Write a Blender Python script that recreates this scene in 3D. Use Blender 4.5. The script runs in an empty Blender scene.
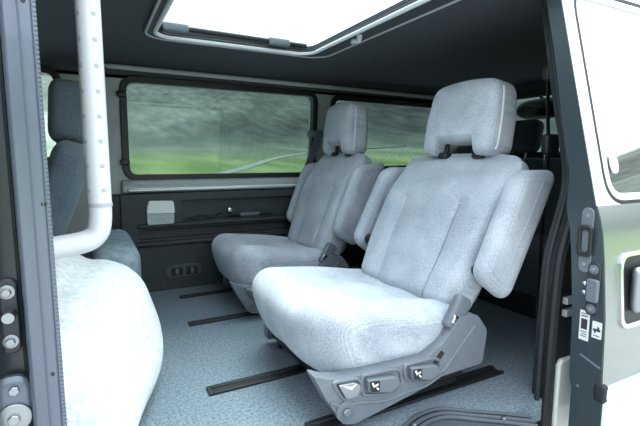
import bpy, bmesh, math, random
from math import sin, cos, pi, radians
from mathutils import Vector, Matrix, noise
random.seed(4)
sc = bpy.context.scene
COL = sc.collection

# ------------------------------------------------------------------ materials
MATS = {}
def nt_new(name):
    m = bpy.data.materials.new(name); m.use_nodes = True
    nt = m.node_tree
    for n in list(nt.nodes): nt.nodes.remove(n)
    o = nt.nodes.new('ShaderNodeOutputMaterial')
    return m, nt, o

def mat(name, col, rough=.6, metal=0., spec=.5, col2=None, scale=40., bump=0., bscale=300., detail=3., coat=0., sheen=0., stretch=None, bdist=.002):
    m, nt, o = nt_new(name)
    b = nt.nodes.new('ShaderNodeBsdfPrincipled')
    b.inputs['Base Color'].default_value = (*col, 1)
    b.inputs['Roughness'].default_value = rough
    b.inputs['Metallic'].default_value = metal
    b.inputs['Specular IOR Level'].default_value = spec
    b.inputs['Coat Weight'].default_value = coat
    b.inputs['Sheen Weight'].default_value = sheen
    nt.links.new(b.outputs[0], o.inputs[0])
    tc = nt.nodes.new('ShaderNodeTexCoord')
    src = tc.outputs['Object']
    if stretch:
        mp = nt.nodes.new('ShaderNodeMapping'); mp.inputs['Scale'].default_value = stretch
        nt.links.new(src, mp.inputs[0]); src = mp.outputs[0]
    if col2:
        n = nt.nodes.new('ShaderNodeTexNoise'); n.inputs['Scale'].default_value = scale; n.inputs['Detail'].default_value = detail
        nt.links.new(src, n.inputs['Vector'])
        r = nt.nodes.new('ShaderNodeValToRGB')
        r.color_ramp.elements[0].position = .35; r.color_ramp.elements[1].position = .65
        r.color_ramp.elements[0].color = (*col, 1); r.color_ramp.elements[1].color = (*col2, 1)
        nt.links.new(n.outputs['Fac'], r.inputs[0]); nt.links.new(r.outputs[0], b.inputs['Base Color'])
    if bump:
        n2 = nt.nodes.new('ShaderNodeTexNoise'); n2.inputs['Scale'].default_value = bscale; n2.inputs['Detail'].default_value = 2
        nt.links.new(src, n2.inputs['Vector'])
        bp = nt.nodes.new('ShaderNodeBump'); bp.inputs['Strength'].default_value = bump; bp.inputs['Distance'].default_value = bdist
        nt.links.new(n2.outputs['Fac'], bp.inputs['Height']); nt.links.new(bp.outputs[0], b.inputs['Normal'])
    MATS[name] = m
    return m

def fabric_mat(name, c1, c2, ribs=260.):
    """velour with fine vertical ribs and a cloudy nap"""
    m, nt, o = nt_new(name)
    b = nt.nodes.new('ShaderNodeBsdfPrincipled'); b.inputs['Roughness'].default_value = .95
    b.inputs['Specular IOR Level'].default_value = .15; b.inputs['Sheen Weight'].default_value = .25
    b.inputs['Sheen Roughness'].default_value = .5
    nt.links.new(b.outputs[0], o.inputs[0])
    tc = nt.nodes.new('ShaderNodeTexCoord')
    w = nt.nodes.new('ShaderNodeTexWave'); w.bands_direction = 'Y'; w.inputs['Scale'].default_value = 85.
    w.inputs['Distortion'].default_value = 1.5; w.inputs['Detail'].default_value = 1; w.inputs['Detail Scale'].default_value = 8
    nt.links.new(tc.outputs['Object'], w.inputs['Vector'])
    n = nt.nodes.new('ShaderNodeTexNoise'); n.inputs['Scale'].default_value = 9; n.inputs['Detail'].default_value = 4
    nt.links.new(tc.outputs['Object'], n.inputs['Vector'])
    n2 = nt.nodes.new('ShaderNodeTexNoise'); n2.inputs['Scale'].default_value = 380; n2.inputs['Detail'].default_value = 6; n2.inputs['Roughness'].default_value = .75
    nt.links.new(tc.outputs['Object'], n2.inputs['Vector'])
    ad = nt.nodes.new('ShaderNodeMath'); ad.operation = 'MULTIPLY_ADD'; ad.inputs[1].default_value = .06
    nt.links.new(w.outputs['Fac'], ad.inputs[0]); nt.links.new(n2.outputs['Fac'], ad.inputs[2])
    ad2 = nt.nodes.new('ShaderNodeMath'); ad2.operation = 'MULTIPLY_ADD'; ad2.inputs[1].default_value = .28
    nt.links.new(n.outputs['Fac'], ad2.inputs[0]); nt.links.new(ad.outputs[0], ad2.inputs[2])
    r = nt.nodes.new('ShaderNodeValToRGB')
    r.color_ramp.elements[0].position = .55; r.color_ramp.elements[1].position = .80
    r.color_ramp.elements[0].color = (*c1, 1); r.color_ramp.elements[1].color = (*c2, 1)
    nt.links.new(ad2.outputs[0], r.inputs[0]); nt.links.new(r.outputs[0], b.inputs['Base Color'])
    bp = nt.nodes.new('ShaderNodeBump'); bp.inputs['Strength'].default_value = .6; bp.inputs['Distance'].default_value = .002
    nt.links.new(n2.outputs['Fac'], bp.inputs['Height']); nt.links.new(bp.outputs[0], b.inputs['Normal'])
    MATS[name] = m
    return m

def glass_mat(name, tint, refl_col=(1, 1, 1), refl=.06, blend=.5):
    m, nt, o = nt_new(name)
    t = nt.nodes.new('ShaderNodeBsdfTransparent'); t.inputs[0].default_value = (*tint, 1)
    g = nt.nodes.new('ShaderNodeBsdfGlossy'); g.inputs[0].default_value = (*refl_col, 1); g.inputs['Roughness'].default_value = .01
    mx = nt.nodes.new('ShaderNodeMixShader')
    lw = nt.nodes.new('ShaderNodeLayerWeight'); lw.inputs['Blend'].default_value = blend
    ma = nt.nodes.new('ShaderNodeMath'); ma.operation = 'MULTIPLY_ADD'; ma.inputs[1].default_value = .6; ma.inputs[2].default_value = refl
    ma.use_clamp = True
    pw = nt.nodes.new('ShaderNodeMath'); pw.operation = 'POWER'; pw.inputs[1].default_value = 2.5
    nt.links.new(lw.outputs['Facing'], pw.inputs[0]); nt.links.new(pw.outputs[0], ma.inputs[0])
    nt.links.new(ma.outputs[0], mx.inputs[0]); nt.links.new(t.outputs[0], mx.inputs[1]); nt.links.new(g.outputs[0], mx.inputs[2])
    nt.links.new(mx.outputs[0], o.inputs[0])
    MATS[name] = m
    return m

fabric_mat('fabric', (.235, .275, .335), (.58, .625, .70))
fabric_mat('fabric_dark', (.08, .115, .15), (.19, .24, .29))
fabric_mat('fabric_black', (.035, .045, .056), (.08, .10, .12))
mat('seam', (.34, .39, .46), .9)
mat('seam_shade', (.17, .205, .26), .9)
mat('plate_plastic', (.075, .085, .098), .45)
mat('piping', (.62, .67, .74), .9)
mat('carpet', (.10, .150, .190), 1., spec=.1, col2=(.24, .32, .38), scale=120, detail=12, bump=1., bscale=380, sheen=.2, bdist=.006)
mat('carpet_lit', (.56, .61, .65), 1., spec=.1, col2=(.78, .81, .84), scale=60, detail=10, bump=.6, bscale=260, sheen=.3, bdist=.005)  # carpet of the mound, bright light put into its pale colour
mat('carpet_side', (.26, .34, .39), 1., spec=.1, col2=(.40, .49, .55), scale=30, detail=9, bump=1., bscale=300, bdist=.005)
mat('carpet_dark', (.05, .066, .080), 1., spec=.1, col2=(.085, .105, .125), scale=80, detail=8, bump=1., bscale=380, bdist=.004)
mat('headliner', (.056, .062, .074), .95, col2=(.070, .076, .088), scale=60, bump=.3, bscale=900)
mat('trim_dark', (.034, .040, .047), .55, col2=(.042, .049, .056), scale=25, bump=.15, bscale=700)
mat('trim_grey', (.38, .41, .43), .55, col2=(.43, .46, .48), scale=14, bump=.12, bscale=700)
mat('black_plastic', (.012, .014, .017), .45)
mat('rubber', (.014, .017, .021), .6)
mat('seat_plastic', (.135, .157, .187), .33, col2=(.155, .178, .208), scale=30, bump=.12, bscale=900)
mat('button_plastic', (.13, .155, .185), .35)
mat('belt', (.10, .12, .14), .8, bump=.4, bscale=500)
mat('belt_black', (.016, .018, .022), .8, bump=.3, bscale=500)
mat('chrome', (.75, .78, .82), .18, 1.)
mat('steel', (.36, .39, .43), .4, 1.)
mat('white_vinyl', (.68, .71, .76), .35, coat=.2, bump=.05, bscale=120)
mat('dimple_grey', (.42, .46, .52), .6)
mat('silver_paint', (.27, .30, .295), .30, .75, coat=.5)
mat('white_paint', (.80, .83, .84), .3, 0., coat=.5)
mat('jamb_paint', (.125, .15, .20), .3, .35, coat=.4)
mat('jamb_dark', (.026, .034, .042), .4, .2, coat=.2)  # dark paint of the jambs and the pillar recess
mat('jamb_teal', (.040, .058, .070), .4, .2, coat=.3)
mat('rail_silver', (.66, .71, .75), .32, .45)
mat('card_white', (.86, .90, .90), .5)
mat('card_grey', (.42, .50, .50), .6, col2=(.65, .72, .72), scale=140)
mat('step_plastic', (.055, .070, .088), .42, bump=.2, bscale=800)
mat('sticker', (.72, .75, .76), .5)
mat('ink', (.03, .035, .045), .5)
mat('grass', (.115, .165, .06), 1., spec=.1, col2=(.20, .27, .105), scale=.55, detail=8)
mat('gravel', (.24, .25, .235), 1., spec=.1, col2=(.36, .37, .35), scale=4, detail=6)
mat('mirror', (.8, .85, .85), .05, 1.)
mat('galvanised', (.62, .66, .68), .5, .3)
glass_mat('tint_glass', (.43, .49, .485), (.9, 1, .98), .035)
glass_mat('clear_glass', (.88, .94, .93), (1, 1, 1), .03)
glass_mat('film_glass', (.16, .19, .19), (.97, 1, 1), .42, .5)

# ground: gravel round the van, a meadow, then a scrubby hillside with pale diagonal bands
m, nt, o = nt_new('land')
L = nt.links.new
b = nt.nodes.new('ShaderNodeBsdfPrincipled'); b.inputs['Roughness'].default_value = 1; b.inputs['Specular IOR Level'].default_value = .05
L(b.outputs[0], o.inputs[0])
tc = nt.nodes.new('ShaderNodeTexCoord')
def noise_node(scale, det, vec):
    n = nt.nodes.new('ShaderNodeTexNoise'); n.inputs['Scale'].default_value = scale; n.inputs['Detail'].default_value = det
    L(vec, n.inputs['Vector']); return n.outputs['Fac']
def ramp(src, stops):
    r = nt.nodes.new('ShaderNodeValToRGB'); e = r.color_ramp.elements
    e[0].position, e[0].color = stops[0][0], (*stops[0][1], 1); e[1].position, e[1].color = stops[-1][0], (*stops[-1][1], 1)
    for p, c in stops[1:-1]: e.new(p).color = (*c, 1)
    L(src, r.inputs[0]); return r.outputs[0]
def mixc(f, a, c):
    x = nt.nodes.new('ShaderNodeMix'); x.data_type = 'RGBA'; L(f, x.inputs[0]); L(a, x.inputs[6]); L(c, x.inputs[7]); return x.outputs[2]
mp = nt.nodes.new('ShaderNodeMapping'); mp.vector_type = 'TEXTURE'
mp.inputs['Scale'].default_value = (2.6, 6, .75); mp.inputs['Rotation'].default_value = (0, radians(-17), 0)
L(tc.outputs['Object'], mp.inputs[0])
mp2 = nt.nodes.new('ShaderNodeMapping'); mp2.vector_type = 'TEXTURE'; mp2.inputs['Scale'].default_value = (1, 3.6, 1); L(tc.outputs['Object'], mp2.inputs[0])
av = nt.nodes.new('ShaderNodeMix'); av.data_type = 'FLOAT'; av.inputs[0].default_value = .30
L(noise_node(.05, 4, mp.outputs[0]), av.inputs[2]); L(noise_node(.5, 8, mp2.outputs[0]), av.inputs[3])
hill = ramp(av.outputs[0], ((.36, (.035, .046, .042)), (.45, (.076, .090, .082)), (.54, (.118, .138, .124)), (.66, (.25, .275, .25))))
mp3 = nt.nodes.new('ShaderNodeMapping'); mp3.vector_type = 'TEXTURE'; mp3.inputs['Scale'].default_value = (2, 6, 2); L(tc.outputs['Object'], mp3.inputs[0])
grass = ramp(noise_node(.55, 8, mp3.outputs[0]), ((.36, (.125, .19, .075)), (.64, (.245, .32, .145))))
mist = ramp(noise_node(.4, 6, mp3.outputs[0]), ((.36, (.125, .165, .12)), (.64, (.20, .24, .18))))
grav = ramp(noise_node(4, 8, tc.outputs['Object']), ((.35, (.24, .25, .245)), (.65, (.36, .37, .365))))
vl = nt.nodes.new('ShaderNodeVectorMath'); vl.operation = 'LENGTH'; L(tc.outputs['Object'], vl.inputs[0])
ds = nt.nodes.new('ShaderNodeMath'); ds.operation = 'MULTIPLY_ADD'; ds.inputs[1].default_value = 26
L(noise_node(.07, 5, tc.outputs['Object']), ds.inputs[0]); L(vl.outputs['Value'], ds.inputs[2])
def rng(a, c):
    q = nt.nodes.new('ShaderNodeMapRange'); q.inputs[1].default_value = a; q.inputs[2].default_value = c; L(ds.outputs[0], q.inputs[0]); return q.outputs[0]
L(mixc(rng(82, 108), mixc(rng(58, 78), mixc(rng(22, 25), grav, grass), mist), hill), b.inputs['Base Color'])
MATS['land'] = m

# ------------------------------------------------------------------ object helpers
def tag(o, label=None, cat=None, group=None, kind=None):
    if label: o['label'] = label
    if cat: o['category'] = cat
    if group: o['group'] = group
    if kind: o['kind'] = kind
    return o

def empty(name, loc, label, cat, group=None, rz=0.):
    o = bpy.data.objects.new(name, None); COL.objects.link(o)
    o.location = loc; o.rotation_euler = (0, 0, rz); o.empty_display_size = .05
    return tag(o, label, cat, group)

def link(name, bm, m, parent=None, smooth=True, angle=35, bevel=0, bseg=2, sub=0):
    bmesh.ops.recalc_face_normals(bm, faces=bm.faces[:])
    me = bpy.data.meshes.new(name)
    if smooth:
        for f in bm.faces: f.smooth = True
        if angle:
            for e in bm.edges:
                if len(e.link_faces) == 2 and e.calc_face_angle(0) > radians(angle): e.smooth = False
    bm.to_mesh(me); bm.free()
    o = bpy.data.objects.new(name, me); COL.objects.link(o)
    if isinstance(m, str): m = [m]
    for q in m: me.materials.append(MATS[q])
    if parent: o.parent = parent
    if bevel:
        bv = o.modifiers.new('Bevel', 'BEVEL'); bv.width = bevel; bv.segments = bseg; bv.limit_method = 'ANGLE'; bv.angle_limit = radians(40)
        bv.harden_normals = False
    if sub:
        s = o.modifiers.new('Subdivision', 'SUBSURF'); s.levels = sub; s.render_levels = sub
    return o

def structure(name, bm, m, **k):
    o = link(name, bm, m, **k); o['kind'] = 'structure'; return o

def add_box(bm, x0, x1, y0, y1, z0, z1, M=None):
    vs = [bm.verts.new((x, y, z)) for x in (x0, x1) for y in (y0, y1) for z in (z0, z1)]
    for q in ((0, 1, 3, 2), (4, 6, 7, 5), (0, 4, 5, 1), (2, 3, 7, 6), (0, 2, 6, 4), (1, 5, 7, 3)):
        bm.faces.new([vs[i] for i in q])
    if M:
        for v in vs: v.co = M @ v.co
    return vs

def box(*a, M=None):
    bm = bmesh.new(); add_box(bm, *a, M=M); return bm

AX = {'X': lambda a, b, d: (d, a, b), 'Y': lambda a, b, d: (a, d, b), 'Z': lambda a, b, d: (a, b, d)}
def add_prism(bm, loops, ax, d0, d1, M=None):
    """polygon with holes, extruded along an axis"""
    f = AX[ax]; allv = []
    caps = []
    for d in (d0, d1):
        ed = []; rings = []
        for lp in loops:
            vs = [bm.verts.new(f(p[0], p[1], d)) for p in lp]
            rings.append(vs); allv += vs
            if len(loops) > 1:
                ed += [bm.edges.new((vs[i], vs[(i + 1) % len(vs)])) for i in range(len(vs))]
        if len(loops) > 1:
            bmesh.ops.triangle_fill(bm, use_beauty=True, use_dissolve=False, edges=ed)
        else:
            bm.faces.new(rings[0])
        caps.append(rings)
    for ra, rb in zip(*caps):
        n = len(ra)
        for i in range(n):
            bm.faces.new((ra[i], ra[(i + 1) % n], rb[(i + 1) % n], rb[i]))
    if M:
        for v in allv: v.co = M @ v.co
    return allv

def prism(loops, ax, d0, d1, M=None):
    bm = bmesh.new(); add_prism(bm, loops, ax, d0, d1, M); return bm

def rrect(x0, x1, y0, y1, r, n=5):
    r = min(r, abs(x1 - x0) / 2 - 1e-4, abs(y1 - y0) / 2 - 1e-4)
    out = []
    for cx, cy, a in ((x1 - r, y1 - r, 0), (x0 + r, y1 - r, 90), (x0 + r, y0 + r, 180), (x1 - r, y0 + r, 270)):
        for i in range(n + 1):
            t = radians(a + 90 * i / n); out.append((cx + r * cos(t), cy + r * sin(t)))
    return out

def rquad(pts, r, n=5):
    """polygon with every corner rounded"""
    out = []; N = len(pts)
    for i in range(N):
        p0, p1, p2 = Vector(pts[i - 1]), Vector(pts[i]), Vector(pts[(i + 1) % N])
        a = p1 + (p0 - p1).normalized() * r; c = p1 + (p2 - p1).normalized() * r
        for k in range(n + 1):
            t = k / n; q = a * (1 - t) ** 2 + p1 * 2 * t * (1 - t) + c * t * t
            out.append((q.x, q.y))
    return out

def smooth_path(P, n=8, closed=False):
    P = [Vector(p) for p in P]; out = []; N = len(P)
    rng = range(N if closed else N - 1)
    for i in rng:
        if closed: a, b, c, d = P[i - 1], P[i], P[(i + 1) % N], P[(i + 2) % N]
        else: a, b, c, d = P[max(i - 1, 0)], P[i], P[i + 1], P[min(i + 2, N - 1)]
        for k in range(n):
            t = k / n
            out.append(.5 * ((2 * b) + (c - a) * t + (2 * a - 5 * b + 4 * c - d) * t * t + (3 * b - a - 3 * c + d) * t ** 3))
    if not closed: out.append(P[-1])
    return out

def add_tube(bm, path, rad, seg=10, closed=False, flat=1., up=(0, 0, 1)):
    path = [Vector(p) for p in path]; rings = []; N = len(path); pn = None
    for i, p in enumerate(path):
        if closed: t = path[(i + 1) % N] - path[i - 1]
        else: t = path[min(i + 1, N - 1)] - path[max(i - 1, 0)]
        t.normalize()
        if pn is None:
            u = Vector(up)
            if abs(u.dot(t)) > .95: u = Vector((1, 0, 0)) if abs(t.x) < .9 else Vector((0, 1, 0))
            n = (u - t * u.dot(t)).normalized()
        else: n = (pn - t * pn.dot(t)).normalized()
        pn = n; bno = t.cross(n)
        r = rad[i] if isinstance(rad, (list, tuple)) else rad
        rings.append([bm.verts.new(p + n * (r * flat * cos(2 * pi * k / seg)) + bno * (r * sin(2 * pi * k / seg))) for k in range(seg)])
    M = N if closed else N - 1
    for i in range(M):
        A, B = rings[i], rings[(i + 1) % N]
        for k in range(seg): bm.faces.new((A[k], A[(k + 1) % seg], B[(k + 1) % seg], B[k]))
    if not closed:
        bm.faces.new(rings[0]); bm.faces.new(rings[-1][::-1])

def tube(path, rad, **k):
    bm = bmesh.new(); add_tube(bm, path, rad, **k); return bm

def cyl(c, axis, r, h, seg=24, r2=None, dome=0):
    """cylinder along an axis starting at c"""
    a = Vector(axis).normalized(); c = Vector(c); bm = bmesh.new()
    u = a.orthogonal().normalized(); w = a.cross(u); r2 = r if r2 is None else r2
    R = []
    prof = [(0, r), (h * .85, (r + r2 * 5.) / 6 if r2 != r else r), (h, r2 * .88)]
    if dome: prof += [(h + dome * .7, r2 * .6), (h + dome, r2 * .15)]
    for hh, rr in prof:
        R.append([bm.verts.new(c + a * hh + (u * cos(2 * pi * k / seg) + w * sin(2 * pi * k / seg)) * rr) for k in range(seg)])
    for A, B in zip(R, R[1:]):
        for k in range(seg): bm.faces.new((A[k], A[(k + 1) % seg], B[(k + 1) % seg], B[k]))
    bm.faces.new(R[0][::-1]); bm.faces.new(R[-1])
    return bm

def sstep(a, b, x):
    t = min(1, max(0, (x - a) / (b - a))); return t * t * (3 - 2 * t)

def soft(size, r, n, fn=None, M=None):
    """rounded block of dense quads, shaped by fn(x,y,z,u) ; returns bmesh and the mapping"""
    sx, sy, sz = size; rx, ry, rz = r; nx, ny, nz = n
    def mp(u, v, w):
        p = Vector((u * sx / 2, v * sy / 2, w * sz / 2))
        inn = Vector((max(-sx / 2 + rx, min(sx / 2 - rx, p.x)), max(-sy / 2 + ry, min(sy / 2 - ry, p.y)), max(-sz / 2 + rz, min(sz / 2 - rz, p.z))))
        d = p - inn; q = Vector((d.x / rx, d.y / ry, d.z / rz)); L = q.length
        if L > 1e-9:
            mxx = max(abs(q.x), abs(q.y), abs(q.z))
            q = q * (mxx / L)
            p = inn + Vector((q.x * rx, q.y * ry, q.z * rz))
        if fn: p = Vector(fn(p.x, p.y, p.z))
        return M @ p if M else p
    bm = bmesh.new(); V = {}
    warp = lambda t: .55 * t + .45 * sin(t * pi / 2)
    def vert(i, j, k):
        key = (i, j, k)
        if key not in V: V[key] = bm.verts.new(mp(warp(2 * i / nx - 1), warp(2 * j / ny - 1), warp(2 * k / nz - 1)))
        return V[key]
    def face(a, b, c, d): bm.faces.new((vert(*a), vert(*b), vert(*c), vert(*d)))
    for i in range(nx):
        for j in range(ny):
            for k in (0, nz): face((i, j, k), (i + 1, j, k), (i + 1, j + 1, k), (i, j + 1, k))
    for i in range(nx):
        for k in range(nz):
            for j in (0, ny): face((i, j, k), (i + 1, j, k), (i + 1, j, k + 1), (i, j, k + 1))
    for j in range(ny):
        for k in range(nz):
            for i in (0, nx): face((i, j, k), (i, j + 1, k), (i, j + 1, k + 1), (i, j, k + 1))
    return bm, mp

def groove(x, c, w):  # 1 at the seam, 0 away from it
    return math.exp(-((x - c) / w) ** 2)

# ------------------------------------------------------------------ camera, sky
cam = bpy.data.cameras.new('camera'); co = bpy.data.objects.new('camera', cam); COL.objects.link(co)
cam.sensor_width = 36; cam.lens = 436 / 640 * 36; cam.clip_start = .02; cam.clip_end = 2000
co.location = (0, 0, .70); co.rotation_euler = (radians(90 - 6.9), 0, radians(-27.8))
sc.camera = co

w = bpy.data.worlds.new('overcast'); sc.world = w; w.use_nodes = True
wn = w.node_tree; bg = wn.nodes['Background']
bg.inputs[0].default_value = (.84, .92, 1.0, 1); bg.inputs[1].default_value = 2.3
sc.view_settings.view_transform = 'Standard'; sc.view_settings.look = 'None'
sc.view_settings.gamma = 1; sc.view_settings.exposure = .55; sc.view_settings.use_curve_mapping = False
sun = bpy.data.lights.new('sun', 'SUN'); sun.energy = 7.0; sun.angle = radians(45); sun.color = (1, .98, .95)
so = bpy.data.objects.new('sun', sun); COL.objects.link(so)
so.rotation_euler = Vector((-.20, -.27, -.94)).to_track_quat('-Z', 'Y').to_euler()

# ------------------------------------------------------------------ surroundings
GZ = -.48
bm = bmesh.new()
NR, NA = 64, 144
ring = []
def hz(rr, a):
    t = sstep(62, 130, rr)
    h = GZ + .075 * max(0, rr - 32) + max(0, rr - 74) * .24 * t
    h += t * 3.6 * noise.noise(Vector((rr * cos(a) * .022, rr * sin(a) * .022, 1.3)))
    h += t * 1.1 * noise.noise(Vector((rr * cos(a) * .11, rr * sin(a) * .11, 4.3)))
    return h
for i in range(NR):
    rr = 0.5 + 250 * (i / (NR - 1)) ** 1.7
    ring.append([bm.verts.new((rr * cos(2 * pi * k / NA), rr * sin(2 * pi * k / NA), hz(rr, 2 * pi * k / NA))) for k in range(NA)])
bm.faces.new(ring[0])
for A, B in zip(ring, ring[1:]):
    for k in range(NA):
        f = bm.faces.new((A[k], A[(k + 1) % NA], B[(k + 1) % NA], B[k]))
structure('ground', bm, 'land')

def strip(path, wdt):
    bm = bmesh.new(); P = smooth_path(path, 10); prev = None
    for i, p in enumerate(P):
        t = (P[min(i + 1, len(P) - 1)] - P[max(i - 1, 0)]).normalized(); s = Vector((-t.y, t.x, 0)) * wdt
        a, b_, c, d = [bm.verts.new(q) for q in (p - s, p + s, p + s - Vector((0, 0, .05)), p - s - Vector((0, 0, .05)))]
        if prev:
            for q in range(4): bm.faces.new((prev[q], prev[(q + 1) % 4], (a, b_, c, d)[(q + 1) % 4], (a, b_, c, d)[q]))
        prev = (a, b_, c, d)
    return bm
structure('path', strip([(x, y, hz(math.hypot(x, y), math.atan2(y, x)) + .05) for x, y in ((4, 27), (9, 33), (13.5, 39), (17.5, 45), (23, 51), (31, 57), (48, 60))], .55), 'gravel')

# ------------------------------------------------------------------ van shell
FY = 2.47   # inner face of the far side
fl = [(-1.35, .80), (.55, .80), (.60, .815), (.66, .835), (.703, .851), (.75, .868), (.80, .873), (.845, .862), (.906, .817), (.97, .77), (1.0, .76), (2.6, .76), (2.6, 2.5), (-1.35, 2.5)]
structure('floor', prism([fl], 'Z', -.06, 0), 'carpet')

# roof with the sunroof opening, and a cove along the far side
bm = bmesh.new()
SR = (.255, .925, .90, 1.865)
add_prism(bm, [[(-1.4, .80), (2.66, .80), (2.66, 2.22), (-1.4, 2.22)], rrect(*SR, .07)], 'Z', 1.20, 1.213)
prof = [(2.22, 1.20)] + [(2.22 + .25 * sin(t), 1.14 + .06 * cos(t)) for t in [radians(a) for a in (15, 30, 45, 60, 75, 90)]] + [(2.47, 1.11), (2.55, 1.11), (2.55, 1.2), (2.4, 1.25), (2.22, 1.213)]
add_prism(bm, [prof], 'X', -1.4, 2.66)
structure('ceiling', bm, 'headliner')
structure('trim_1', tube(smooth_path([(.13, 2.425, 1.158), (.16, 2.40, 1.152), (.8, 2.40, 1.148), (1.5, 2.40, 1.142), (2.4, 2.40, 1.135), (2.44, 2.425, 1.135)], 8), .012), 'trim_grey')

W1 = rquad([(.172, .612), (1.242, .612), (1.268, 1.105), (.176, 1.108)], .06)
W2 = rquad([(1.395, .640), (2.50, .66), (2.48, 1.085), (1.395, 1.095)], .05)
W4 = rquad([(-1.05, .70), (-.12, .70), (-.11, 1.12), (-.75, 1.12)], .06)
structure('wall_far', prism([[(-1.4, 0), (2.62, 0), (2.62, 1.13), (-1.4, 1.13)], W1, W2, W4], 'Y', FY, 2.55), 'trim_grey', bevel=.004)

def grow(loop, d):
    c = Vector((sum(p[0] for p in loop) / len(loop), sum(p[1] for p in loop) / len(loop)))
    out = []; n = len(loop)
    for i in range(n):
        t = Vector(loop[(i + 1) % n]) - Vector(loop[i - 1]); nn = Vector((t.y, -t.x)).normalized()
        if nn.dot(Vector(loop[i]) - c) < 0: nn = -nn
        out.append((loop[i][0] + nn.x * d, loop[i][1] + nn.y * d))
    return out

def window(name, loop, ax, d0, d1, gd, glass='tint_glass'):
    f = structure(name, prism([grow(loop, .020), grow(loop, -.014)], ax, d0, d1), 'black_plastic', bevel=.004)
    g = link('pane', prism([grow(loop, -.002)], ax, gd, gd + .004), glass, f, smooth=False)
    return f
w1 = window('window_1', W1, 'Y', FY - .014, FY + .03, FY + .012)
for x, z in ((.166, 1.03), (.165, .69), (1.245, .80)):
    lb = soft((.045, .02, .03), (.008, .006, .008), (6, 4, 6), M=Matrix.Translation((x, FY - .02, z)))[0]
    l = link('window_latch', lb, 'black_plastic', w1)
window('window_2', W2, 'Y', FY - .014, FY + .03, FY + .012)
window('window_4', W4, 'Y', FY - .014, FY + .03, FY + .012, 'clear_glass')
W3 = rquad([(.98, .74), (2.30, .74), (2.24, 1.12), (1.04, 1.12)], .06)
structure('wall_rear', prism([[(.84, 0), (2.5, 0), (2.5, 1.2), (.84, 1.2)], W3], 'X', 2.58, 2.66), 'trim_dark')
window('window_3', W3, 'X', 2.565, 2.60, 2.582, 'tint_glass')
structure('wall_front', box(-1.45, -1.36, .75, 2.55, -.06, 1.25), 'trim_dark')

# ledge, bright rail and dark lower panel on the far side
prof = [(FY + .01, .60), (FY - .02, .596), (FY - .045, .575), (FY - .05, .535), (FY + .01, .53)]
structure('trim_2', prism([prof], 'X', .145, 2.57), 'trim_grey', bevel=.006)
structure('trim_3', prism([[(FY - .05, .536), (FY - .064, .541), (FY - .064, .552), (FY - .05, .558)]], 'X', .17, 2.56), 'rail_silver', bevel=.003)
bm = bmesh.new()
add_prism(bm, [[(.13, 0), (2.57, 0), (2.57, .527), (.13, .527)], rrect(.435, 2.1, .375, .487, .012), rrect(.215, 2.1, .285, .335, .012)], 'Y', FY - .05, FY - .002)
add_box(bm, .14, 2.2, FY - .010, FY - .0025, .26, .51)
structure('trim_4', bm, 'trim_dark', bevel=.005)
structure('trim_5', prism([[(FY - .05, .245), (FY - .075, .252), (FY - .075, .272), (FY - .05, .278)]], 'X', .15, 2.5), 'trim_dark', bevel=.006)
structure('trim_6', prism([[(FY - .05, .345), (FY - .07, .350), (FY - .07, .366), (FY - .05, .372)]], 'X', .205, 2.5), 'trim_dark', bevel=.005)
structure('trim_7', box(.06, .165, FY - .03, FY - .001, .0, .527), 'black_plastic', bevel=.01)

# card-like box on the panel
t = empty('storage_box', (.32, FY - .05, .37), 'small pale box with a white flap mounted in the dark side panel under the window', 'box')
link('body', prism([rrect(-.068, .068, -.005, .10, .012)], 'Y', -.02, 0), 'card_grey', t, bevel=.003)
link('flap', prism([rquad([(-.070, .055), (.072, .05), (.066, .118), (-.058, .122)], .012)], 'Y', -.030, -.021), 'card_white', t, bevel=.003)
bm = bmesh.new()
for i in range(4): add_box(bm, -.05, .05, -.0215, -.0202, .006 + i * .011, .010 + i * .011)
link('print', bm, 'dimple_grey', t)
# switch plate
t = empty('switch_plate', (.43, FY - .05, .10), 'oval plate with two black switches low on the dark side panel', 'switch')
link('plate', prism([rrect(-.095, .095, -.036, .036, .034)], 'Y', -.008, 0), 'plate_plastic', t, bevel=.003)
for x in (-.038, .042):
    s = link('switch', prism([rrect(x - .030, x + .030, -.022, .022, .006)], 'Y', -.014, -.0082), 'black_plastic', t, bevel=.003)
    link('rocker', prism([rrect(x - .008, x + .008, -.016, .016, .004)], 'Y', -.019, -.0141), 'button_plastic', s, bevel=.002)
# things on the shelf
zs = .3752
def lie(o): return o
t = empty('cable', (.55, FY - .026, zs), 'tangled black cable lying in the open shelf under the window', 'cable')
link('wire', tube(smooth_path([(-.05, 0, .006), (0, .012, .02), (.06, -.006, .006), (.1, .01, .026), (.15, 0, .006), (.22, .012, .012), (.33, -.004, .006), (.40, .006, .012)], 8), .0055, seg=8), 'black_plastic', t)
link('plug', cyl((-.05, 0, .006), (-1, 0, .1), .007, .03, 12), 'black_plastic', t)
t = empty('metal_clip', (.70, FY - .026, zs + .0), 'tiny bright metal clip in the shelf beside the cable', 'clip')
link('clip_body', soft((.03, .02, .03), (.008, .008, .008), (6, 6, 6), M=Matrix.Translation((0, -.014, .045)))[0], 'chrome', t)
link('clip_foot', soft((.016, .014, .04), (.005, .005, .005), (6, 6, 6), M=Matrix.Translation((0, -.014, .021)))[0], 'black_plastic', t)
t = soft((.12, .03, .024), (.008, .008, .008), (8, 6, 6), M=Matrix.Translation((.82, FY - .025, zs + .013)))[0]
tag(link('case', t, 'button_plastic'), 'small dark flat case on the shelf, right of the metal clip', 'case')

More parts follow.
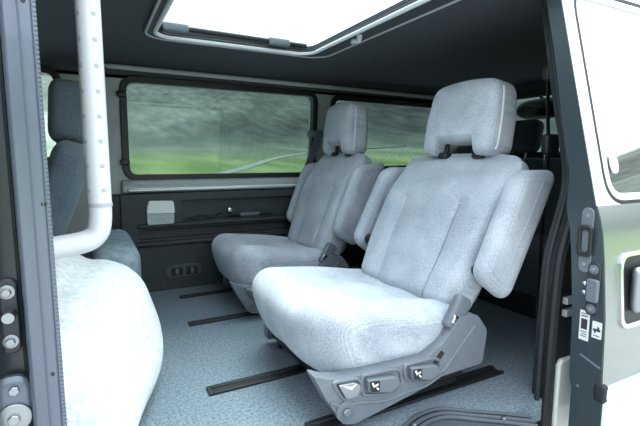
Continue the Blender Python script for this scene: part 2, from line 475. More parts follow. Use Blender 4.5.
# seat-belt for the far seat, hung on the post between the windows
def ribbon(P, wv, th):
    bm = bmesh.new(); P = smooth_path(P, 8); prev = None; wv = Vector(wv)
    for i, p in enumerate(P):
        t = (P[min(i + 1, len(P) - 1)] - P[max(i - 1, 0)]).normalized()
        s = (wv - t * wv.dot(t)).normalized() * wv.length; n = t.cross(s).normalized() * th
        q = [bm.verts.new(c) for c in (p - s - n, p + s - n, p + s + n, p - s + n)]
        if prev:
            for k in range(4): bm.faces.new((prev[k], prev[(k + 1) % 4], q[(k + 1) % 4], q[k]))
        else: bm.faces.new(q[::-1])
        prev = q
    bm.faces.new(prev); return bm
t = empty('seat_belt', (1.30, FY, 0), 'grey seat belt running down from the window post behind the far armchair seat', 'seat belt')
link('anchor', soft((.11, .03, .045), (.014, .01, .014), (8, 5, 6), M=Matrix.Translation((-.05, -.035, .862)))[0], 'seat_plastic', t)
link('strap', ribbon([(-.03, -.056, .87), (-.075, -.062, .76), (-.13, -.066, .62), (-.17, -.075, .48), (-.15, -.078, .30), (-.06, -.07, .05)], (.024, .004, 0), .0012), 'belt', t)
link('tongue', soft((.05, .014, .03), (.006, .004, .006), (6, 4, 6), M=Matrix.Translation((-.13, -.070, .615)))[0], 'black_plastic', t)

# ------------------------------------------------------------------ sunroof
t = empty('sunroof', (.60, 1.40, 1.20), 'open glass sunroof with a pale rim in the dark ceiling', 'sunroof')
X0, X1, Y0, Y1 = SR[0] - .60, SR[1] - .60, SR[2] - 1.40, SR[3] - 1.40
link('frame', prism([rrect(X0 - .04, X1 + .105, Y0 - .05, Y1 + .06, .09), rrect(X0 + .001, X1 - .001, Y0 + .001, Y1 - .001, .07)], 'Z', -.014, -.001), 'trim_dark', t, bevel=.004)
link('rim', tube([(x, y, -.017) for x, y in rrect(X0 - .006, X1 + .006, Y0 - .006, Y1 + .006, .075, 8)], .0085, closed=True, seg=8), 'white_vinyl', t)
link('bead', tube([(x, y, -.014) for x, y in rrect(X0 - .036, X1 + .10, Y0 - .046, Y1 + .056, .09, 8)], .005, closed=True, seg=8), 'trim_grey', t)
bar = link('roller_bar', tube([(X0 + .005, Y1 - .03, .016), (X1 - .02, Y1 - .012, .016)], .011, seg=12), 'black_plastic', t)
for x in (X0 + .075, X1 - .155):
    link('bar_clip', soft((.10, .034, .036), (.01, .012, .012), (8, 6, 6), M=Matrix.Translation((x, Y1 - .03 + .018 * (x - X0) / .67, .015)))[0], 'button_plastic', bar)
link('catch', tube(smooth_path([(X1 + .035, .09, -.02), (X1 + .05, .12, -.028), (X1 + .045, .15, -.024), (X1 + .06, .18, -.02)], 6), .010, seg=8), 'white_paint', t)
link('glass', prism([rrect(X0 - .02, X1 + .02, Y0 - .02, Y1 + .02, .07)], 'Z', .034, .038), 'clear_glass', t, smooth=False)

# ------------------------------------------------------------------ armchair seats
def seat(name, loc, label, sy=1., group='grey armchair seats', upright=0., fwd=0.):
    root = empty(name, loc, label, 'seat', group)
    root.scale = (1, sy, 1)
    ox, oy = .72, 1.215       # measurements below were taken around this point
    T = lambda x, y, z: (x - ox, y - oy, z)
    PV = Matrix.Translation(T(1.0 - fwd, oy, .26)) @ Matrix.Rotation(radians(-upright), 4, 'Y') @ Matrix.Translation(Vector(T(1.0, oy, .26)) * -1)
    # cushion
    def cf(x, y, z):
        s = (x + .28) / .56
        zb = .084 + .042 * s
        zt = .322 - .058 * sstep(.05, 1, s)
        k = (z + .1) / .2
        yy = y / .28
        dish = -.016 * (1 - sstep(.45, .8, abs(yy))) * sstep(.12, .3, s) * sstep(.8, 1, k)
        dish -= .006 * (groove(abs(y), .175, .008) * sstep(.2, .3, s) + groove(x, -.085, .008) * (1 - sstep(.16, .18, abs(y)))) * sstep(.9, 1, k)
        zz = zb + (zt - zb) * k + dish
        rake = .012 + .045 * (1 - k) * (1 - sstep(0, .5, s)) - .018 * groove(k, .6, .4) * (1 - sstep(0, .3, s))
        yo = y * (1 - .03 * (1 - s) ** 3) * (1 - .02 * (1 - k)) + .0
        xo = x + rake + .03 * abs(yy) ** 3 * (1 - sstep(0, .5, s))
        xo, zz = xo, zz + .003 * sin(yo * 31 + x * 17)
        return (xo, yo, zz)
    bm, mp = soft((.555, .605, .20), (.085, .085, .065), (34, 36, 16), cf, Matrix.Translation(T(.737, oy, 0)))
    cu = link('cushion', bm, 'fabric', root, angle=0)
    # welt round the top rear and along the cushion side
    # backrest
    MB = PV @ Matrix.Translation(T(1.098, oy - .022, .462)) @ Matrix.Rotation(radians(26), 4, 'Y')
    def bf(x, y, z):
        k = (z + .265) / .53; ay = abs(y)
        fr = 1 - sstep(-.06, .0, x)      # front side only
        wid = .93 + .09 * sstep(0, .35, k) + .035 * sstep(.4, .9, k)
        xo = x - fr * (.013 * sstep(.135, .19, ay) * (1 - sstep(.5, .85, k))) * (1 - sstep(.25, .27, ay) * .5)
        xo += fr * .011 * (groove(ay, .13, .0065) * (1 - sstep(.64, .67, k)) + groove(k, .665, .012) * (1 - sstep(.15, .19, ay)) * .7)
        xo -= fr * .010 * sin(pi * min(1, k * 1.2)) * (1 - sstep(.05, .16, ay))
        xo += .045 * sstep(.7, 1.05, k) * fr
        zo = z - .014 * sstep(.10, .28, ay) * sstep(.6, 1, k) + .018 * sstep(.8, 1, k)
        return (xo, y * wid, zo)
    bm, mb = soft((.125, .53, .54), (.045, .048, .045), (12, 84, 72), bf, MB)
    bk = link('backrest', bm, 'fabric', root, angle=0)
    for s_ in (-1, 1):
        link('piping', tube([mb(-1.0, s_ * .488, wq) for wq in [i / 20 - .96 for i in range(26)]], .0022, seg=6), 'seam_shade', bk)  # dark tubes that paint the shading along the panel seams
    link('piping', tube([mb(-1.0, vq, .325) for vq in [i / 20 - .6 for i in range(25)]], .0020, seg=6), 'seam_shade', bk)  # same painted shading for the cross seam
    for s_ in (-1, 1):
        link('piping', tube([mb(-.45, s_ * 1.0, wq) for wq in [i / 15 - .9 for i in range(26)]], .0022, seg=6), 'seam', bk)
    # rear shell of the backrest
    bm, _ = soft((.03, .46, .46), (.012, .05, .05), (6, 12, 12), None, MB @ Matrix.Translation((.068, 0, 0)))
    link('back_shell', bm, 'seat_plastic', root)
    # headrest with an arch between its posts
    MH = PV @ Matrix.Translation(T(1.232, oy - .038, .838)) @ Matrix.Rotation(radians(9), 4, 'Y')
    def hf(x, y, z):
        k = (z + .128) / .256
        arch = (1 - sstep(.088, .100, abs(y)))
        zo = z + arch * .048 * (1 - sstep(0, .35, k))
        zo += .012 * (1 - (y / .155) ** 2) * sstep(.5, 1, k)
        yo = y * (1 - .07 * sstep(.4, 1, k))
        xo = x * (1 - .12 * sstep(.4, 1, k)) - .008 * (1 - (y / .16) ** 2) * (1 if x < 0 else 0)
        return (xo, yo, zo)
    bm, mh = soft((.132, .335, .255), (.030, .040, .045), (14, 44, 30), hf, MH)
    hd = link('headrest', bm, 'fabric', root, angle=0)
    for s_ in (-1, 1):
        link('piping', tube([mh(-.40, s_ * 1.0, wq) for wq in [i / 15 - .88 for i in range(27)]], .0042, seg=6), 'piping', hd)
        link('headrest_post', tube([MH @ Vector((.0, s_ * .085, -.05)), MH @ Vector((-.006, s_ * .085, -.150))], .009, seg=10), 'black_plastic', root)
        link('post_guide', soft((.05, .05, .022), (.01, .01, .008), (6, 6, 4), M=MH @ Matrix.Translation((-.004, s_ * .085, -.126)))[0], 'black_plastic', root)
    # folded-up armrests
    for s_, cy in ((-1, .885), (1, oy + (oy - .885))):
        MA = PV @ Matrix.Translation(T(1.125, cy, .492)) @ Matrix.Rotation(radians(27), 4, 'Y')
        def af(x, y, z):
            k = (z + .21) / .42
            zo = z + (.038 * x / .075) * sstep(.5, 1, k) - (.012 * (x / .075)) * (1 - sstep(0, .4, k))
            wx = 1 + .02 * sin(pi * k)
            return (x * wx, y * (1 - .12 * (1 - k)), zo)
        bm, ma = soft((.16, .074, .40), (.042, .034, .045), (20, 12, 36), af, MA)
        ar = link('armrest', bm, 'fabric', root, angle=0)
        link('piping', tube([ma(.12, s_ * 1.0, wq) for wq in [i / 15 - .88 for i in range(27)]], .0016, seg=6), 'seam', ar)
        link('pivot', cyl(PV @ Vector(T(1.03, cy - s_ * .035, .37)), (0, -s_, 0), .022, .03, 16), 'black_plastic', ar)
    # plinth and front apron
    bm = prism([[(.575, .125), (.575, .055), (.580, .03), (1.0, .03), (1.0, .15)]], 'Y', .935, 1.49)
    for v in bm.verts: v.co -= Vector((ox, oy, 0))
    link('plinth', bm, 'black_plastic', root, bevel=.008)
    for yy in (.955, 1.44):
        link('foot', box(.585 - ox, .98 - ox, yy - oy - .012, yy - oy + .012, .0086, .031), 'black_plastic', root, bevel=.003)
    # side cover with its tower
    poly = rquad([(.448, .185), (.485, .168), (.53, .157), (.62, .156), (.80, .153), (.865, .185), (.925, .252), (.995, .246), (1.040, .190), (1.025, .088), (.86, .084), (.80, .066), (.575, .026), (.533, .034), (.485, .112)], .012, 3)
    def cover(y0, y1, far=False):
        bm = prism([[((p[0] if not far else max(p[0], .56)) - ox, p[1]) for p in poly]], 'Y', y0 - oy, y1 - oy)
        return bm
    sd = link('side_cover', cover(.885, .93), 'seat_plastic', root, bevel=.009, bseg=3)
    link('side_cover', cover(1.485, 1.52, True), 'seat_plastic', root, bevel=.009, bseg=3)
    # raised pads round the controls on the near cover
    Y = .885 - oy
    def pad(pts, d, nm, m, par, d0=0, r=.008, bev=.004):
        return link(nm, prism([rquad([(p[0] - ox, p[1]) for p in pts], r, 3)], 'Y', Y - d, Y - d0 + .002), m, par, bevel=bev)
    # recess frames as raised rims
    def rim(pts, nm='raised_rim', r=.005, par=sd):
        lp = rquad([(p[0] - ox, p[1]) for p in pts], .012, 4)
        return link(nm, tube([(a, Y - .001, b_) for a, b_ in lp], r, closed=True, seg=8), 'seat_plastic', par)
    rim([(.500, .156), (.535, .100), (.570, .098), (.588, .124), (.575, .150)])
    rim([(.585, .154), (.590, .100), (.670, .082), (.715, .102), (.710, .138), (.690, .148)])
    rim([(.722, .150), (.727, .110), (.80, .082), (.850, .104), (.850, .138), (.82, .150)])
    lv = pad([(.512, .150), (.535, .108), (.568, .108), (.578, .136), (.56, .148)], .014, 'recline_lever', 'steel', root)
    link('symbol', prism([[(.525 - ox, .146), (.548 - ox, .132), (.562 - ox, .143), (.548 - ox, .140)]], 'Y', Y - .0155, Y - .0142), 'card_white', lv)
    for px, nm in ((.595, 'slide_button'), (.735, 'height_button')):
        dz = -.000
        bt = pad([(px, .146 + dz), (px + .004, .110), (px + .078, .092), (px + .106, .108), (px + .100, .128), (px + .085, .136)], .018, nm, 'button_plastic', root, r=.007)
        link('face', prism([rquad([(px + .004 - ox, .142), (px + .008 - ox, .114), (px + .036 - ox, .107), (px + .036 - ox, .138)], .004, 2)], 'Y', Y - .0195, Y - .0182), 'black_plastic', bt)
        bm = bmesh.new()
        for q in (((.010, .136), (.016, .124), (.020, .126), (.014, .138)), ((.016, .124), (.030, .128), (.030, .132), (.018, .128)), ((.024, .120), (.030, .114), (.033, .117), (.027, .123))):
            add_prism(bm, [[(px + a - ox, b_) for a, b_ in q]], 'Y', Y - .0212, Y - .0196)
        link('symbol', bm, 'card_white', bt)
    bo = link('bolt', cyl((.538 - ox, Y + .001, .072), (0, -1, 0), .027, .006, 24), 'button_plastic', root)
    link('bolt_head', cyl((.538 - ox, Y - .005, .072), (0, -1, 0), .011, .009, 6), 'steel', bo)
    pad([(.820, .130), (.856, .164), (.866, .154), (.830, .120)], .003, 'slot', 'black_plastic', root, r=.002, bev=0)
    # crease on the tower
    link('tower_crease', tube([(.985 - ox, Y - .001, .215), (.87 - ox, Y - .001, .105), (.845 - ox, Y - .001, .095)], .004, seg=8), 'seat_plastic', sd)
    link('lower_ridge', tube(smooth_path([(a - ox, Y, b_) for a, b_ in ((.495, .104), (.53, .088), (.58, .082), (.66, .066), (.73, .070), (.80, .072), (.86, .092))], 5), .0045, seg=8), 'seat_plastic', sd)
    # recliner rod and belt buckle
    link('recliner_rod', tube([(.945 - ox, .915 - oy, .245), (.962 - ox, .915 - oy, .285)], .008, seg=10), 'chrome', root)
    MK = Matrix.Translation(T(.930, .905, .256)) @ Matrix.Rotation(radians(32), 4, 'Y')
    bu = link('belt_buckle', soft((.058, .03, .105), (.012, .01, .012), (10, 6, 14), None, MK)[0], 'button_plastic', root)
    link('buckle_stalk', soft((.030, .012, .10), (.006, .004, .006), (6, 4, 8), None, MK @ Matrix.Translation((.0, 0, -.07)))[0], 'belt', bu)
    link('buckle_button', soft((.034, .006, .026), (.006, .0025, .006), (6, 4, 6), None, MK @ Matrix.Translation((-.006, -.016, -.022)))[0], 'chrome', bu)
    return root
seat('armchair_seat', (.72, 1.215, 0), 'large pale grey armchair seat nearest the open door, with raised armrests and control buttons')
seat('armchair_seat', (.775, 2.05, 0), 'grey armchair seat farther back, beside the big side window', .84, upright=5, fwd=.02)

# floor rails
def seat_rail(x0, x1, y, label, wd=.05):
    t = empty('seat_rail', (x0, y, 0), label, 'rail', 'seat rails in the floor')
    L = x1 - x0
    link('channel', prism([[(-wd / 2, 0), (wd / 2, 0), (wd / 2, .008), (wd * .22, .008), (wd * .22, .003), (-wd * .22, .003), (-wd * .22, .008), (-wd / 2, .008)]], 'X', 0, L), 'black_plastic', t, bevel=.0015)
    link('end_cap', box(-.012, .0, -wd / 2, wd / 2, 0, .0085), 'rubber', t, bevel=.003)
seat_rail(.385, 1.25, 2.25, 'black floor rail farthest from the door, under the far seat', .042)
seat_rail(.352, 1.25, 1.85, 'black floor rail between the two armchair seats', .045)
seat_rail(.292, 1.20, 1.262, 'long black floor rail in the carpet running under the middle of the near seat', .05)
seat_rail(.48, 1.175, .952, 'black floor rail along the door edge under the near seat controls', .055)

# ------------------------------------------------------------------ rear bench
t = empty('bench_seat', (2.1, 1.65, 0), 'dark bench seat across the back behind the armchair seats', 'bench')
link('cushion', soft((.55, 1.24, .19), (.07, .08, .07), (18, 30, 10), M=Matrix.Translation((-.19, .07, .205)))[0], 'fabric_black', t)
link('backrest', soft((.15, 1.40, .52), (.05, .07, .06), (10, 30, 16), M=Matrix.Translation((.19, -.02, .455)) @ Matrix.Rotation(radians(17), 4, 'Y'))[0], 'fabric_black', t)
link('base', prism([rrect(-.40, .2, .0, .12, .02)], 'Y', -.50, .62), 'black_plastic', t, bevel=.01)
for y in (.20, -.40, .58):
    h = link('headrest', soft((.09, .27, .20), (.03, .045, .045), (8, 14, 12), M=Matrix.Translation((.285, y, .845)) @ Matrix.Rotation(radians(10), 4, 'Y'))[0], 'fabric_black', t)
    for s_ in (-1, 1):
        link('post', tube([(.27, y + s_ * .06, .76), (.255, y + s_ * .06, .68)], .007, seg=8), 'steel', h)
bm, _ = soft((.62, .24, .34), (.2, .06, .15), (18, 10, 14), None, Matrix.Translation((1.74, .93, .171)))
tag(link('wheel_arch', bm, 'carpet_dark', angle=0), 'dark carpeted wheel arch hump behind the rear door pillar', 'wheel arch')
# mirror outside the rear window
t = empty('parking_mirror', (2.68, 1.96, 1.12), 'oval black parking mirror hanging outside the rear window', 'mirror')
bm, _ = soft((.07, .42, .145), (.03, .15, .07), (10, 18, 14), None, Matrix.Translation((.06, .0, -.07)))
hs = link('housing', bm, 'black_plastic', t)
link('glass_face', prism([rrect(-.12, .12, -.04, .035, .036)], 'X', -.002, .003, Matrix.Translation((.022, .0, -.08))), 'mirror', hs)
link('stalk', tube(smooth_path([(-.018, .03, .085), (.03, .02, .06), (.06, .01, -.02)], 6), .012, seg=8), 'black_plastic', t)

# ------------------------------------------------------------------ front: seat, carpet-covered engine box, grab pole
t = empty('front_seat', (-.105, 2.0, 0), 'dark blue grey front seat half hidden behind the white grab pole', 'seat')
link('headrest', soft((.135, .30, .235), (.035, .05, .05), (12, 16, 14), M=Matrix.Translation((.050, .02, .880)) @ Matrix.Rotation(radians(4), 4, 'Y'))[0], 'fabric_dark', t)
link('backrest', soft((.13, .50, .52), (.045, .06, .06), (14, 24, 20), lambda x, y, z: (x + .35 * (.26 - z) ** 2 * -.6, y, z), Matrix.Translation((-.005, .02, .515)) @ Matrix.Rotation(radians(16), 4, 'Y'))[0], 'fabric_dark', t)
link('cushion', soft((.52, .52, .16), (.06, .07, .06), (16, 16, 8), M=Matrix.Translation((-.30, .03, .32)))[0], 'fabric_dark', t)
link('base', prism([rrect(-.52, -.06, 0, .25, .02)], 'Y', -.22, .26), 'black_plastic', t, bevel=.01)
for s_ in (-1, 1): link('headrest_post', tube([(.045, .02 + s_ * .08, .78), (.035, .02 + s_ * .08, .70)], .008, seg=8), 'steel', t)

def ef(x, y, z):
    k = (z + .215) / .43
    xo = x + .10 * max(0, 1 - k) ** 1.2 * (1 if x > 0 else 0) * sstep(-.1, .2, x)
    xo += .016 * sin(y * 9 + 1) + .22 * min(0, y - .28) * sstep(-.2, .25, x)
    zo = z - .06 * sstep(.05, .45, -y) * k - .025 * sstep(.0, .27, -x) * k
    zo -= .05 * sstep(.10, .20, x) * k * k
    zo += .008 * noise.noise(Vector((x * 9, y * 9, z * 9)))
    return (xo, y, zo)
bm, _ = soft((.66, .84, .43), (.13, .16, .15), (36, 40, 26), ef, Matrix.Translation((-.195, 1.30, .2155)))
t = link('engine_cover', bm, 'carpet_lit', angle=0)
tag(t, 'big rounded mound covered in shaggy carpet, its bright light painted in, beside the white pole', 'engine cover')
bm, _ = soft((.18, .60, .37), (.06, .10, .07), (16, 24, 16), lambda x, y, z: (x + .02 * (z < 0) * -z, y, z), Matrix.Translation((.075, 2.08, .186)))
tag(link('carpeted_hump', bm, 'carpet_side', angle=0), 'blue grey carpeted hump behind the pale mound, by the side panel', 'hump')

# white padded grab pole with dimples
PR = .0205; PX, PY = .014, .90
t = empty('grab_pole', (PX, PY, .57), 'white padded grab pole with rows of dimples and a bent lower end', 'grab handle')
pth = smooth_path([(0, 0, .045), (-.001, 0, .02), (-.006, -.001, -.002), (-.018, -.003, -.014), (-.034, -.006, -.019), (-.06, -.012, -.022), (-.10, -.03, -.024), (-.125, -.06, -.025)], 6)
link('tube', tube([(0, 0, .629), (0, 0, .046)], PR, seg=28), 'white_vinyl', t)
link('bend', tube([(0, 0, .046)] + pth, PR * .98, seg=28), 'white_vinyl', t)
link('sleeve_end', tube([(0, 0, .052), (0, 0, .045)], PR * 1.05, seg=28), 'dimple_grey', t)
camdir = math.atan2(-PY, -PX)
for k in range(13):
    z = .383 - .0437 * k + .13
    if z < .06: break
    for a in (radians(-52), radians(24)):
        d = Vector((cos(camdir + a), sin(camdir + a), 0))
        bm = cyl(d * (PR - .0022) + Vector((0, 0, z)), d, .0056, .0025, 14, r2=.004)
        link('dimple', bm, 'dimple_grey', t)

# ------------------------------------------------------------------ front door pillar (left edge of the opening)
bm = prism([[(-.0525, .712), (-.062, .79), (-.20, .79), (-.20, .752), (-.094, .748), (-.092, .715), (-.088, .704), (-.084, .702), (-.078, .707), (-.072, .710), (-.066, .706), (-.058, .703), (-.054, .706), (-.053, .712)]], 'Z', -.2, 1.2)
structure('wall_pillar', bm, 'jamb_paint', angle=50)
bm = bmesh.new()
add_tube(bm, [(-.053, .7075, -.2), (-.053, .7075, 1.2)], .0030, seg=8)
for k in range(225):
    z = -.15 + k * .006
    add_box(bm, -.0540, -.0497, .7035, .7080, z, z + .0040)
structure('trim_8', bm, 'jamb_paint')
structure('wall_front_door', box(-1.36, -.20, .74, .80, -.2, 1.2), 'jamb_dark')
structure('wall_recess', prism([[(-.094, .722), (-.094, .749), (-.20, .751), (-.20, .69), (-.135, .69), (-.128, .725), (-.112, .738), (-.10, .738)]], 'Z', -.2, 1.2), 'jamb_dark', angle=40)
for z, (x, y) in ((.906, (-.0635, .7045)), (.64, (-.058, .704)), (.395, (-.062, .7045))):
    structure('trim_9', cyl((x, y + .0015, z), (0, -1, 0), .0032, .0022, 12), 'black_plastic')
# striker on the pillar recess
t = empty('door_striker', (-.112, .738, .48), 'steel latch striker with bolts on the black recess of the left pillar', 'latch')
link('plate', prism([rrect(-.012, .012, -.055, .055, .01)], 'Y', -.006, 0), 'jamb_dark', t, bevel=.002)
link('pin', cyl((.002, -.006, .004), (0, -1, 0), .0085, .022, 18), 'steel', t)
for z in (.036, -.036):
    b_ = link('bolt', cyl((0, -.006, z), (0, -1, 0), .010, .003, 18), 'steel', t)
    link('bolt_head', cyl((0, -.009, z), (0, -1, 0), .0062, .006, 6), 'steel', b_)
t = empty('hinge_bracket', (-.115, .735, .345), 'pale round hinge bracket at the bottom of the left pillar', 'bracket')
link('bracket', soft((.05, .022, .085), (.02, .008, .03), (12, 6, 14), None, Matrix.Translation((0, -.008, .008)))[0], 'jamb_paint', t)
link('boss', cyl((.002, -.016, -.008), (0, -1, 0), .021, .008, 24), 'steel', t)
link('boss_bolt', cyl((.002, -.024, -.008), (0, -1, 0), .008, .006, 6), 'steel', t)
link('upper_bolt', cyl((.004, -.018, .032), (0, -1, 0), .007, .006, 6), 'steel', t)

# ------------------------------------------------------------------ rear edge of the opening
def tumble(z): return .75 + max(0, z - .62) * .165
edge = smooth_path([(1.205, .0, 1.17), (1.212, 0, 1.0), (1.220, 0, .86), (1.232, 0, .74), (1.230, 0, .65), (1.206, 0, .56), (1.174, 0, .47), (1.158, 0, .40), (1.150, 0, .25), (1.146, 0, .10), (1.144, 0, -.1)], 6)
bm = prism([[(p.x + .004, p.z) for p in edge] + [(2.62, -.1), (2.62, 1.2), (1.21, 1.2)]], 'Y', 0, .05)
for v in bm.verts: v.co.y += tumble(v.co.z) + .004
structure('wall_near', bm, 'jamb_dark', angle=30)
def seal(off, dx, r):
    return tube([(p.x + dx, tumble(p.z) + off, p.z) for p in edge], r, seg=8)
structure('trim_10', seal(.0, .0, .013), 'rubber')
structure('trim_11', seal(.022, -.016, .007), 'rubber')
structure('trim_12', prism([[(1.168, -.35), (1.25, -.35), (1.248, .11), (1.235, .125), (1.183, .125), (1.170, .11)]], 'Y', .735, .752), 'white_paint', bevel=.006)
# header over the door, outside the frame
structure('wall_header', box(-1.36, 2.62, .80, .87, 1.165, 1.22), 'headliner')
# track bars
t = empty('door_track', (1.20, .752, .285), 'pair of short silver bars of the sliding door track beside the latch edge', 'track')
for z in (.016, -.02):
    link('bar', box(-.02, .06, -.02, 0, z - .010, z + .010), 'rail_silver', t, bevel=.002)
link('backing', box(-.024, .064, -.006, 0, -.036, .033), 'black_plastic', t)
# seat belt of the near seat hanging inside the pillar
t = empty('seat_belt', (1.32, .93, 0), 'black seat belt hanging inside the rear door pillar at right', 'seat belt')
link('strap', ribbon([(0, 0, 1.12), (.0, 0, .9), (.02, 0, .7), (.01, 0, .4), (.02, .0, .06)], (.022, .010, 0), .0012), 'belt_black', t)
link('upper_guide', soft((.06, .03, .05), (.014, .01, .014), (8, 6, 8), None, Matrix.Translation((0, -.005, .975)))[0], 'black_plastic', t)
link('tongue', soft((.065, .03, .07), (.014, .01, .014), (8, 6, 8), None, Matrix.Translation((.02, -.005, .75)))[0], 'black_plastic', t)
link('tongue_blade', prism([rrect(-.012, .012, -.05, 0, .004)], 'Y', -.002, .002, Matrix.Translation((.005, -.005, .72))), 'chrome', t)

# step tray
tr = [(.56, .70), (.56, .800), (.60, .812), (.66, .832), (.703, .848), (.75, .865), (.80, .870), (.845, .859), (.906, .814), (.97, .768), (1.03, .72), (1.03, .70)]
t = empty('step_tray', (.8, .8, -.03), 'grey plastic step tray with a ribbed edge in the doorway floor', 'step')
def trm(d): return [(p[0] - .8, p[1] - .8) for p in tr]
link('tread', prism([trm(0)], 'Z', -.03, .022), 'step_plastic', t, bevel=.004)
for i, s in enumerate((.0, .016, .030)):
    P = smooth_path([(x * (1 - s * 1.6), y - s, .034 - i * .004) for x, y in trm(0)[1:-1]], 5)
    link('edge_rib', tube(P, .006, seg=8), 'step_plastic', t)
for x, y in ((-.075, .045), (.16, -.045)):
    link('rivet', cyl((x, y - .006, .030), (0, 0, 1), .006, .008, 10), 'steel', t)

# ------------------------------------------------------------------ sliding door, slid back along the side
DX = 1.13
t = empty('sliding_door', (DX, .60, -.10), 'silver and white sliding door pushed back at the right edge, with window and handle', 'door')
o3 = Vector((DX, .60, -.10))
def skinY(z):
    P = [(-.12, .588), (.085, .588), (.09, .594), (.30, .600), (.45, .613), (.535, .624), (.562, .634), (.58, .640), (1.30, .8138)]
    for (z0, y0), (z1, y1) in zip(P, P[1:]):
        if z <= z1: return y0 + (y1 - y0) * (z - z0) / (z1 - z0)
    return P[-1][1]
def lower(z0, z1, xr=2.45, dy=0., x0=DX):
    """door skin between two heights, closed at back"""
    zs_ = [z0 + (z1 - z0) * i / 14 for i in range(15)]
    pr = [(skinY(z) - dy, z) for z in zs_] + [(skinY(z1) + .02, z1), (skinY(z0) + .02, z0)]
    bm = prism([pr], 'X', x0, xr)
    for v in bm.verts: v.co -= o3
    return bm
link('lower_cladding', lower(-.12, .088, dy=.006), 'white_paint', t, angle=50, bevel=.004)
link('skin', lower(.088, .585), 'silver_paint', t, angle=50)
link('belt_moulding', lower(.092, .122, dy=.010, x0=DX + .004), 'rail_silver', t, bevel=.004, angle=50)
link('moulding_cap', soft((.02, .03, .05), (.006, .008, .01), (6, 6, 8), None, Matrix.Translation((.004, .0, .205)))[0], 'rubber', t)
# upper frame: planar, tilted inwards
tilt = math.atan2(.780 - .640, 1.16 - .58)
MU = Matrix.Translation((0, .640 - .60, .58 + .10)) @ Matrix.Rotation(-tilt, 4, 'X')
H = .66
outer = [(0, -.012), (1.32, -.012), (1.32, H), (0.0, H)]
hole = rquad([(.046, .004), (1.24, .004), (1.24, H - .05), (.046, H - .05)], .085, 7)
link('window_frame', prism([outer, hole], 'Y', 0, .022, MU), 'white_paint', t, bevel=.004)
rb = link('window_seal', prism([hole, grow(hole, -.010)], 'Y', .001, .016, MU), 'rubber', t)
link('window_trim', prism([grow(hole, -.0105), grow(hole, -.030)], 'Y', .0, .014, MU), 'white_paint', t, bevel=.003)
wp = link('pane', prism([grow(hole, -.026)], 'Y', .006, .010, MU), 'film_glass', t, smooth=False)
link('pane_catch', soft((.030, .014, .05), (.013, .006, .022), (10, 6, 12), None, MU @ Matrix.Translation((.100, -.002, .112)))[0], 'white_vinyl', wp)
# leading edge with the latch gear
pr = [(skinY(z), z) for z in [-.12 + 1.35 * i / 40 for i in range(41)]]
pr2 = [(y + .082 - .028 * sstep(.55, .68, z) - .014 * sstep(.68, 1.1, z), z) for y, z in pr][::-1]
bm = prism([pr + pr2], 'X', DX - .003, DX + .03)
for v in bm.verts:
    v.co -= o3
    v.co.y += .003
le = link('leading_edge', bm, 'jamb_teal', t, angle=40)
pb = link('inner_panel', lower(-.11, .56, dy=-.055, x0=DX + .03), 'trim_dark', t, angle=50)
Xe = -.003
def onedge(y, z): return (Xe, y - .60, z + .10)
yl, zl = .660, .495
bm = prism([rrect(-.016, .016, -.085, .085, .015)], 'X', -.004, 0, Matrix.Translation(onedge(yl, zl)))
lp = link('latch_plate', bm, 'seat_plastic', t, bevel=.002)
link('latch_housing', prism([rrect(-.019, .019, -.042, .040, .012), rrect(-.010, .010, -.030, .028, .008)], 'X', -.013, -.0041, Matrix.Translation(onedge(yl, zl))), 'black_plastic', lp, bevel=.003)
for dz in (.063, -.063):
    link('latch_screw', cyl(Vector(onedge(yl, zl + dz)) + Vector((-.004, 0, 0)), (-1, 0, 0), .0055, .004, 12), 'steel', lp)
ys, zs2 = .634, .372
lp = link('contact_plate', prism([rrect(-.017, .017, -.07, .07, .014)], 'X', -.004, 0, Matrix.Translation(onedge(ys, zs2))), 'jamb_dark', t, bevel=.002)
link('contact_block', prism([rrect(-.016, .013, -.032, .028, .006)], 'X', -.016, -.0041, Matrix.Translation(onedge(ys - .002, zs2))), 'button_plastic', lp, bevel=.003)
for dz in (.012, -.012):
    link('contact_stud', cyl(Vector(onedge(ys + .019, zs2 + dz)), (-1, 0, 0), .0062, .010, 12, dome=.002), 'chrome', lp)
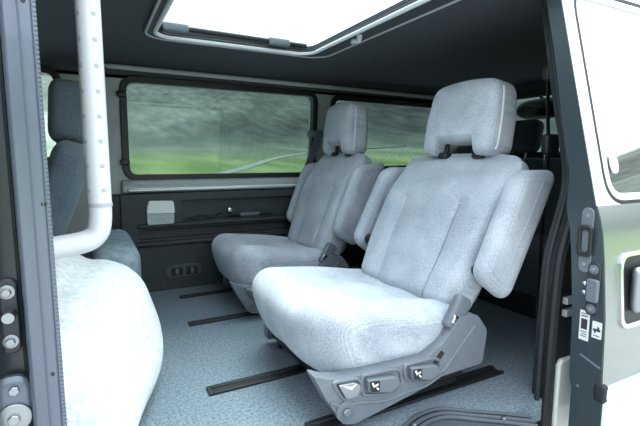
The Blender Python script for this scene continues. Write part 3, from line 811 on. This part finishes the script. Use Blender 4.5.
for dz in (.052, -.052):
    b_ = link('washer', cyl(Vector(onedge(ys, zs2 + dz)) + Vector((-.004, 0, 0)), (-1, 0, 0), .012, .002, 18), 'seat_plastic', lp)
    link('screw', cyl(Vector(onedge(ys, zs2 + dz)) + Vector((-.006, 0, 0)), (-1, 0, 0), .006, .004, 6), 'steel', b_)
def sticker(y, z, wy, hz_, marks):
    s = link('sticker', prism([rrect(-wy, wy, -hz_, hz_, .002)], 'X', -.0012, 0, Matrix.Translation(onedge(y, z))), 'sticker', t)
    bm = bmesh.new()
    for (a0, a1, b0, b1) in marks: add_box(bm, -.0018, -.0013, a0, a1, b0, b1, M=Matrix.Translation(onedge(y, z)))
    link('sticker_print', bm, 'ink', s)
sticker(.650, .270, .0125, .040, [(-.008, .008, -.010, .018), (-.008, .009, .024, .027), (-.008, .009, .031, .033), (-.008, .009, -.018, -.016), (-.008, .006, -.024, -.022), (-.008, .009, -.030, -.028)])
sticker(.6175, .268, .012, .022, [(-.009, .009, -.003, .003), (-.006, -.001, .003, .009), (.002, .006, -.008, -.003), (-.008, .008, -.016, -.014)])
link('edge_crease', tube([onedge(.655, .188), onedge(.602, .170)], .0035, seg=8), 'jamb_paint', le)
link('edge_screw', cyl(onedge(.656, .10), (-1, 0, 0), .004, .003, 10), 'steel', le)
# outside handle with chrome surround
hx, hzc = .062, .362
bm = prism([rrect(hx, hx + .24, .262, .462, .03), rrect(hx + .008, hx + .232, .276, .450, .026)], 'Y', 0, .012)
for v in bm.verts:
    v.co.y += skinY(v.co.z) - .60 - .008; v.co.z += .10
ho = link('handle_surround', bm, 'chrome', t, bevel=.003)
bm = prism([rrect(hx + .008, hx + .232, .276, .450, .026)], 'Y', 0, .004)
for v in bm.verts:
    v.co.y += skinY(v.co.z) - .60 - .0035; v.co.z += .10
link('handle_recess', bm, 'black_plastic', ho)
bm, _ = soft((.19, .026, .120), (.012, .01, .018), (12, 6, 10), None, Matrix.Translation((hx + .127, skinY(.365) - .60 - .018, .366 + .10)))
link('handle_grip', bm, 'steel', ho)
